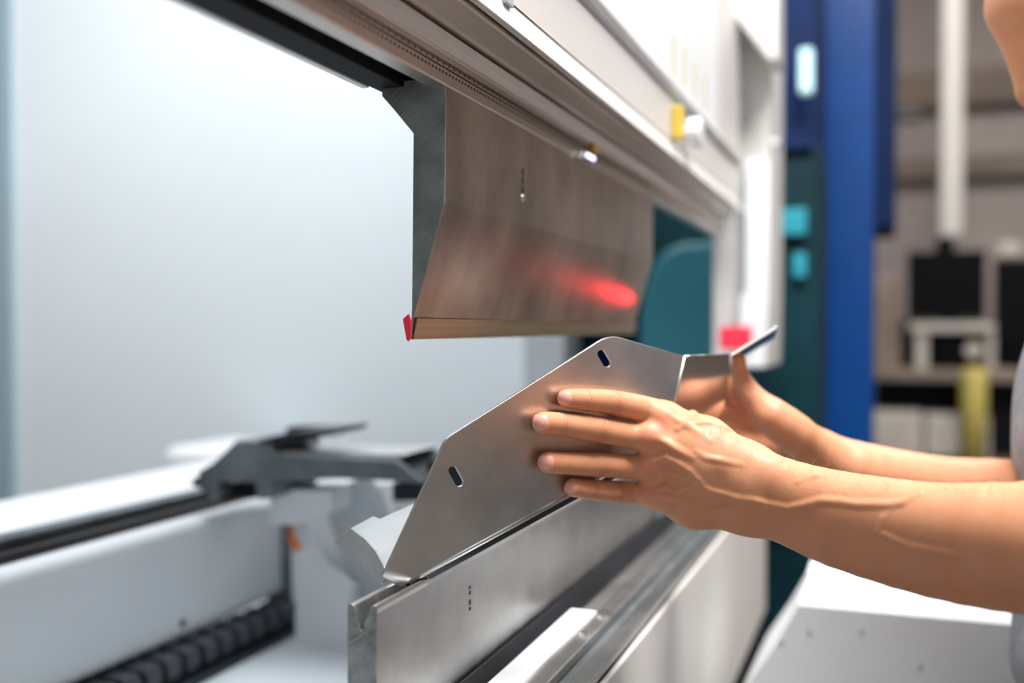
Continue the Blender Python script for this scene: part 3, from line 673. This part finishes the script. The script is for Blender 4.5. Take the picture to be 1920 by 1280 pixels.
def arm_full(P):
    d = arm_base(P)
    for q, r in VP:
        lo = np.min(q, 0)-.02; hi = np.max(q, 0)+.02; m = ((P > lo) & (P < hi)).all(1) & (np.abs(d) < .012)
        if m.any():
            Q = P[m]; v = None
            for i in range(len(q)-1):
                s = rc(Q, q[i], q[i+1], r*(.8 if i == 0 else 1), r*(.7 if i == len(q)-2 else 1)); v = s if v is None else np.minimum(v, s)
            d[m] = su(d[m], v, .0036)
    for p in KN: d = su(d, np.sqrt(((P-p-dirv*.0085)**2).sum(1))-.0098, .009)
    for p, r in DENT:
        q = ((P-p)**2).sum(1); d = d+.0014*np.exp(-q/(r*r))
    for k in FJ:
        Jn = FJ[k]
        for ji, wid, amp in ((1, 4.2, .00022), (2, 6.5, .00034)):
            c = Jn[ji][0]; ax = Jn[ji+1][0]-Jn[ji-1][0]; ax = ax/np.linalg.norm(ax); r = Jn[ji][1]
            m = np.where((((P-c)**2).sum(1) < (.017)**2) & (np.abs(d) < .006))[0]
            if not len(m): continue
            q = P[m]-c; uu = q@ax; fr = np.clip((q@(-dirv))/r*1.5+.1, 0, 1); ll = (q@np.cross(ax, dirv))/r
            uc = uu+np.tanh(uu/.002)*ll*ll*.0024
            ph = uc*1000*2*math.pi/2.9+1.3*np.sin(ll*5+ji+c[0]*900)
            bulge = .0009*np.exp(-(uu/.0045)**2-(ll*1.2)**2)
            d[m] = d[m]+fr*(np.exp(-(uu/(wid*mm))**2)*amp*(np.maximum(np.cos(ph), -.2))*1.3-bulge)
    for p, ax, nrm, lat, hw, hl in NAILC:
        q = P-p; u = q@ax; l = q@lat; n = q@nrm
        e = (np.abs(u/hl)**3.2+np.abs(l/hw)**3.2)
        m = (np.abs(n) < .012)
        rim = np.exp(-((e-1.05)/.22)**2)*.00050*(u < hl*.75)
        d = np.where(m & (e < 2.2), d+rim+np.where(e < 1, -.00015, 0), d)
    return d
def bbox(js, pad):
    a = np.array([c-r for c, r in js]); b = np.array([c+r for c, r in js]); return a.min(0)-pad, b.max(0)+pad
J = [j for v in FJ.values() for j in v]+list(CARP.values())+list(MIDM.values())+[x for s in ARMJ for x in s]+THUMB+[(SHL, .055)]
lo, hi = bbox(J, .008)
import time; T0 = time.time()
VL, FL = nets(arm_full, lo, hi, .00085)
print('left arm', len(VL), round(time.time()-T0, 1)); T0 = time.time()

# --- far (right) hand and arm
RT = [C(1386, 676, 1.045, 13), C(1388, 702, 1.045, 16.5), C(1415, 748, 1.022, 24), C(1470, 797, 1.012, 35), C(1530, 845, 1.03, 40)]
RF = [[C(1412, 770, 1.085, 21), C(1384, 738, 1.08, 19), C(1350, 712, 1.11, 17), C(1322, 718, 1.10, 15), C(1300, 730, 1.09, 13)],
      [C(1400, 792, 1.09, 23), C(1370, 775, 1.09, 18), C(1330, 755, 1.12, 17), C(1305, 760, 1.10, 15), C(1285, 768, 1.09, 13)],
      [C(1395, 818, 1.10, 23), C(1366, 808, 1.09, 18), C(1325, 800, 1.11, 17), C(1302, 802, 1.10, 15), C(1285, 805, 1.09, 13)],
      [C(1398, 838, 1.08, 22), C(1372, 838, 1.09, 17), C(1338, 838, 1.10, 15), C(1318, 838, 1.10, 13), C(1302, 838, 1.09, 12)]]
RW = C(1530, 850, 1.04, 42)
RA = [C(1600, 882, 1.035, 56), C(1690, 906, 1.04, 62), C(1780, 928, 1.05, 71), C(1895, 940, 1.06, 79), C(1995, 962, 1.08, 84)]
RAS = spline([RW]+RA); RTS = spline(RT)
def right_arm(P):
    d = None
    for f in RF:
        g = rc(P, RW[0], f[0][0], .017, f[0][1])
        for i in range(4): g = su(g, rc(P, f[i][0], f[i+1][0], f[i][1], f[i+1][1]), .005)
        d = g if d is None else su(d, g, .008)
    th = chain(P, RTS)
    th = su(th, rc(P, C(1446, 783, 1.008, 30)[0], C(1490, 812, 1.012, 30)[0], .0165, .0165), .010)
    d = su(d, th, .004)
    w = chain(P, RAS, .001)
    w = su(w, rc(P, RA[4][0], SHR, .045, .055), .03)
    return su(d, w, .014)
lo, hi = bbox([j for f in RF for j in f]+RT+RA+[RW, (SHR, .055)], .03)
VR, FR = nets(right_arm, lo, hi, .0022)

# --- head, neck, trunk (skin below the shirt kept simple)
HT = 1.02
fd = np.array((-.62, .72, -.30), np.float32); fd /= np.linalg.norm(fd)
sd = np.cross(fd, (0, 0, 1)); sd /= np.linalg.norm(sd); hu = np.cross(sd, fd)
CH, _ = C(1932, -12, HT, 1); CHK = (npv(W(1927, 8, HT)), 75*HT/F_PX)
JW = (npv(W(1950, 95, HT)), 53*HT/F_PX); CN = (npv(W(1940, 168, HT)), 34*HT/F_PX)
HC = CHK[0]+np.array((.052, .012, .075), np.float32)
def head(P):
    d = ell(P, HC, (fd, sd, hu), (.098, .076, .112))
    d = su(d, ell(P, HC-hu*.055+fd*.02, (fd, sd, hu), (.075, .062, .07)), .03)
    d = su(d, rc(P, CHK[0], JW[0], CHK[1], JW[1]), .014)
    d = su(d, rc(P, JW[0], CN[0], JW[1]*.8, CN[1]), .02)
    jaw = CN[0]+sd*.03; d = su(d, rc(P, JW[0]+sd*.06, jaw, .03, .017), .03)
    nb = HC+fd*.088-hu*.01
    d = su(d, rc(P, nb+hu*.02, nb+fd*.022-hu*.030, .008, .011), .010)
    for s in (-1, 1):
        e = HC+fd*.083+sd*.031*s+hu*.008
        d = ss(d, np.sqrt(((P-e-fd*.014)**2).sum(1))-.016, .012); d = su(d, np.sqrt(((P-e+fd*.006)**2).sum(1))-.0125, .003)
        ear = HC+sd*.076*s-fd*.008-hu*.012; dd = ell(P, ear, (fd, sd, hu), (.019, .007, .032)); d = su(d, dd, .006)
    mo = HC+fd*.088-hu*.062
    d = su(d, rc(P, mo-sd*.022, mo+sd*.022, .007, .007), .008)
    nk0 = np.array((.285, 1.05, 1.375), np.float32)
    d = su(d, rc(P, HC-hu*.06-fd*.035, nk0, .052, .062), .03)
    for S_ in (SHL, SHR): d = su(d, rc(P, nk0-np.array((0, 0, .03), np.float32), S_-np.array((0, 0, .02), np.float32), .06, .05), .05)
    d = su(d, rc(P, (.27, 1.0, 1.22), (.27, 1.0, .95), .10, .09), .04); d = su(d, rc(P, (.27, 1.1, 1.22), (.27, 1.1, .95), .10, .09), .04)
    return d
lo, hi = np.array((.03, .78, .82)), np.array((.48, 1.32, 1.78))
VH, FH = nets(head, lo, hi, .003)
print('rest', len(VR), len(VH), round(time.time()-T0, 1))
V = np.concatenate([VL, VR, VH]); F = np.concatenate([FL, FR+len(VL), FH+len(VL)+len(VR)])
PE = empty('person', (.30, 1.05, 0), 'person in grey T-shirt reaching both bare forearms in to hold the sheet metal part', 'person')
me = to_mesh('body', V, F)

# per-vertex skin detail: crease coordinate and mask, redness, nails
n = len(V); u_ = np.zeros(n, np.float32); cm = np.zeros(n, np.float32); red = np.zeros(n, np.float32); nail = np.zeros(n, np.float32)
Q = V[:len(VL)].astype(np.float32)
for k in FJ:
    Jn = FJ[k]
    for ji, (su_, sm) in ((1, (4.6, .75)), (2, (7.5, 1.0))):
        c = Jn[ji][0]; ax = Jn[ji+1][0]-Jn[ji-1][0]; ax /= np.linalg.norm(ax); q = Q-c; uu = q@ax
        lat = np.linalg.norm(q-uu[:, None]*ax, axis=1); front = (q@(-dirv))
        wgt = np.exp(-(uu/(su_*mm))**2)*(lat < Jn[ji][1]*1.25)*np.clip(front/(Jn[ji][1])*1.4+.25, 0, 1)*sm
        latv = np.cross(ax, dirv); ll = (q@latv)/Jn[ji][1]
        m = wgt > cm[:len(VL)]; cm[:len(VL)][m] = wgt[m]
        uc = uu+np.sign(uu)*ll*ll*.0016
        u_[:len(VL)][m] = (uc[m])*1000
        red[:len(VL)] = np.maximum(red[:len(VL)], wgt*.25)
    c, r = Jn[0]; q = np.linalg.norm(Q-c, axis=1); red[:len(VL)] = np.maximum(red[:len(VL)], np.clip(1.3-q/(r*1.6), 0, 1)*.7)
for p in KN: red[:len(VL)] = np.maximum(red[:len(VL)], np.exp(-((Q-p)**2).sum(1)/(.011**2))*.9)
for p, ax, nrm, lat, hw, hl in NAILC:
    q = Q-p; e = (np.abs(q@ax/hl)**3.2+np.abs(q@lat/hw)**3.2)
    nv_ = np.clip((1.0-e)/.08, 0, 1)*(np.abs(q@nrm) < .010); nail[:len(VL)] = np.maximum(nail[:len(VL)], nv_)
    
Qr = V[len(VL):len(VL)+len(VR)]
for c, r, s in ((RT[0][0], .02, .5), (RF[0][1][0], .03, .9), (C(1448, 780, 1.02, 1)[0], .03, .5), (RF[1][0][0], .04, .8)):
    red[len(VL):len(VL)+len(VR)] = np.maximum(red[len(VL):len(VL)+len(VR)], np.exp(-((Qr-c)**2).sum(1)/(r*r))*s)
for nm, arr in (('crease_u', u_), ('crease_m', cm), ('redness', red), ('nail', nail)):
    at = me.attributes.new(nm, 'FLOAT', 'POINT'); at.data.foreach_set('value', arr)
sk = bpy.data.materials.new('skin'); sk.use_nodes = True; nt = sk.node_tree; b = nt.nodes['Principled BSDF']; L = nt.links.new
def N(t, **kw):
    nd = nt.nodes.new(t)
    for k, v in kw.items(): setattr(nd, k, v)
    return nd
def attr(nm): a = N('ShaderNodeAttribute', attribute_name=nm); return a.outputs['Fac']
def math_(op, a, b_=None):
    m = N('ShaderNodeMath', operation=op)
    for i, x in enumerate((a, b_)):
        if x is None: continue
        if isinstance(x, (int, float)): m.inputs[i].default_value = x
        else: L(x, m.inputs[i])
    return m.outputs[0]
tc = N('ShaderNodeTexCoord').outputs['Object']
def noise(scale, det=4, vec=None): x = N('ShaderNodeTexNoise'); x.inputs['Scale'].default_value = scale; x.inputs['Detail'].default_value = det; L(vec or tc, x.inputs['Vector']); return x.outputs['Fac']
def mixc(f, a, b_):
    m = N('ShaderNodeMix', data_type='RGBA')
    for k, x in (('Factor', f), ('A', a), ('B', b_)):
        if isinstance(x, tuple): m.inputs[k].default_value = (*x, 1)
        elif isinstance(x, (int, float)): m.inputs[k].default_value = x
        else: L(x, m.inputs[k])
    return m.outputs['Result']
base = mixc(noise(45), (.58, .245, .12), (.69, .335, .19))
base = mixc(math_('MULTIPLY', noise(400, 2), .35), base, (.56, .27, .15))
base = mixc(math_('MULTIPLY', attr('redness'), .6), base, (.72, .22, .135))
cw = math_('MULTIPLY', attr('crease_m'), math_('MAXIMUM', 0.0, math_('SINE', math_('ADD', math_('MULTIPLY', attr('crease_u'), 2.17), 1.57))))
base = mixc(math_('MULTIPLY', cw, .22), base, (.36, .12, .06))
base = mixc(attr('nail'), base, (.75, .37, .29))
L(base, b.inputs['Base Color'])
b.inputs['Roughness'].default_value = .46; b.inputs['Specular IOR Level'].default_value = .4
L(math_('SUBTRACT', .47, math_('MULTIPLY', attr('nail'), .12)), b.inputs['Roughness'])
b.inputs['Subsurface Weight'].default_value = .25; b.inputs['Subsurface Scale'].default_value = .006; b.inputs['Subsurface Radius'].default_value = (1, .35, .2)
wv = math_('SINE', math_('ADD', math_('MULTIPLY', attr('crease_u'), 3.3), math_('MULTIPLY', noise(260, 2), 9.0)))
cr = math_('MULTIPLY', math_('MULTIPLY', wv, attr('crease_m')), .00022)
vor = N('ShaderNodeTexVoronoi'); vor.inputs['Scale'].default_value = 900; L(tc, vor.inputs['Vector'])
ng = math_('SUBTRACT', 1.0, attr('nail'))
fine = math_('MULTIPLY', math_('MULTIPLY', vor.outputs['Distance'], .00006), ng)
fine2 = math_('MULTIPLY', noise(120, 5), .00018)
hsum = math_('ADD', math_('ADD', cr, fine), fine2)
bp = N('ShaderNodeBump'); bp.inputs['Strength'].default_value = 1; bp.inputs['Distance'].default_value = 1.0
L(hsum, bp.inputs['Height']); L(bp.outputs[0], b.inputs['Normal'])
def child(name, me_, m): o = link(name, me_, m, None); o.parent = PE; o.matrix_parent_inverse = Matrix.Translation(-Vector(PE.location)); return o
child('body', me, sk)

# arm hair: fine hairs standing on the upper edge of the near wrist and forearm
def hairs():
    mb = MB(); rnd = random.Random(8)
    nm = np.zeros((len(VL), 3)); a, b_, c = V[FL[:, 0]], V[FL[:, 1]], V[FL[:, 2]]; fn = np.cross(b_-a, c-a)
    for i in range(4): np.add.at(nm, FL[:, i], fn)
    nm /= np.maximum(np.linalg.norm(nm, axis=1), 1e-12)[:, None]
    cen = CARP['middle'][0]; tocam = npv(CAM)-V[:len(VL)]; tocam /= np.linalg.norm(tocam, axis=1)[:, None]
    xx = (V[:len(VL)]-npv(CAM))@npv(R_)/((V[:len(VL)]-npv(CAM))@dirv)*F_PX+960
    if (nm*tocam).sum(1).mean() < -.5: nm = -nm
    up = nm[:, 2]
    ok = np.where((xx > 1290) & (xx < 1900) & (up > .45))[0]
    along = npv(R_)
    for i in rnd.sample(list(ok), min(900, len(ok))):
        p = V[i]; nrm = nm[i]; Lh = rnd.uniform(.004, .010)*(1.0 if xx[i] < 1560 else .7)
        d = nrm*rnd.uniform(.35, .8)-along*rnd.uniform(-.2, .8)+np.array([rnd.uniform(-.4, .4) for _ in range(3)])
        d /= np.linalg.norm(d); b1 = p+d*Lh*.5; b2 = b1+(d+np.array([rnd.uniform(-.4, .4) for _ in range(3)])-np.array((0, 0, .3)))*Lh*.5
        mb.tube([p-nrm*.0003, b1, b2], [.00006, .00005, .00002], 3, False)
    return mb
hm = hairs(); o = hm.build('arm_hair', mat('arm_hair_brown', (.30, .17, .09), .5)); o.parent = PE; o.matrix_parent_inverse = Matrix.Translation(-Vector(PE.location)); o['kind'] = 'stuff'

# clothes
def shirt(P):
    d = None
    for y in (.925, 1.165):
        s = rc(P, (.242-.009, y+(.01 if y < 1 else -.01), 1.30), (.246-.009, y, 1.10), .088, .108); s = su(s, rc(P, (.246-.009, y, 1.10), (.250-.009, y, .86), .110, .118), .03)
        d = s if d is None else su(d, s, .09)
    for S_, el in ((SHL, ARMJ[-1][0][0]), (SHR, RA[4][0])):
        d = su(d, rc(P, S_, S_+(el-S_)*.55, .068, .062), .04)
        d = su(d, rc(P, (.285, 1.05, 1.385), S_, .072, .062), .04)
    wv = .0035*np.sin(P[:, 1]*38+P[:, 2]*14+2*np.sin(P[:, 2]*11))*np.clip((1.15-P[:, 2])*4, 0, 1)+.0015*np.sin(P[:, 2]*60+P[:, 1]*25)
    return d+wv
V2, F2 = nets(shirt, (.02, .70, .70), (.50, 1.42, 1.46), .004)
def cut_hem(V_2, F_2, f):
    keep = np.ones(len(F_2), bool); return V_2, F_2
child('t_shirt', to_mesh('t_shirt', V2, F2), M['shirt'])
def trousers(P):
    d = su(rc(P, (.27, .99, .93), (.29, .94, .50), .105, .07), rc(P, (.27, 1.11, .93), (.29, 1.17, .50), .105, .07), .04)
    d = su(d, rc(P, (.29, .94, .50), (.31, .93, .09), .07, .052), .02); d = su(d, rc(P, (.29, 1.17, .50), (.31, 1.19, .09), .07, .052), .02)
    return d
V3, F3 = nets(trousers, (.1, .8, .02), (.45, 1.32, 1.08), .008)
child('trousers', to_mesh('trousers', V3, F3), M['jeans'])
for y in (.93, 1.19):
    fsh = lambda P: np.maximum(su(rc(P, (.33, y, .045), (.20, y, .035), .042, .036), rc(P, (.32, y, .05), (.32, y, .11), .045, .05), .02), -P[:, 2]+.002)
    Vs, Fs = nets(fsh, (.12, y-.07, -.02), (.40, y+.07, .18), .005)
    child('shoe', to_mesh('shoe', Vs, Fs), M['shoe'])
def hairf(P):
    d = ell(P, HC+hu*.012-fd*.012, (fd, sd, hu), (.100, .083, .112)); q = (P-HC)
    d = np.maximum(d, (q@fd)-.045+.35*np.minimum(0, .06-(q@hu))); d = np.maximum(d, -(q@hu)-.045)
    return d+.001*np.sin(P[:, 0]*700)*np.sin(P[:, 1]*600)
Vh, Fh = nets(hairf, HC-.14, HC+.14, .003)
child('hair', to_mesh('hair', Vh, Fh), M['hair'])
for s in (-1, 1):
    e = HC+fd*.083+sd*.031*s+hu*.008
    fe = lambda P: np.sqrt(((P-e-fd*.001)**2).sum(1))-.0118
    Ve, Fe = nets(fe, e-.02, e+.02, .0012); child('eye', to_mesh('eye', Ve, Fe), mat('eye_white', (.8, .78, .75), .2))
print('done', round(time.time()-T0, 1))
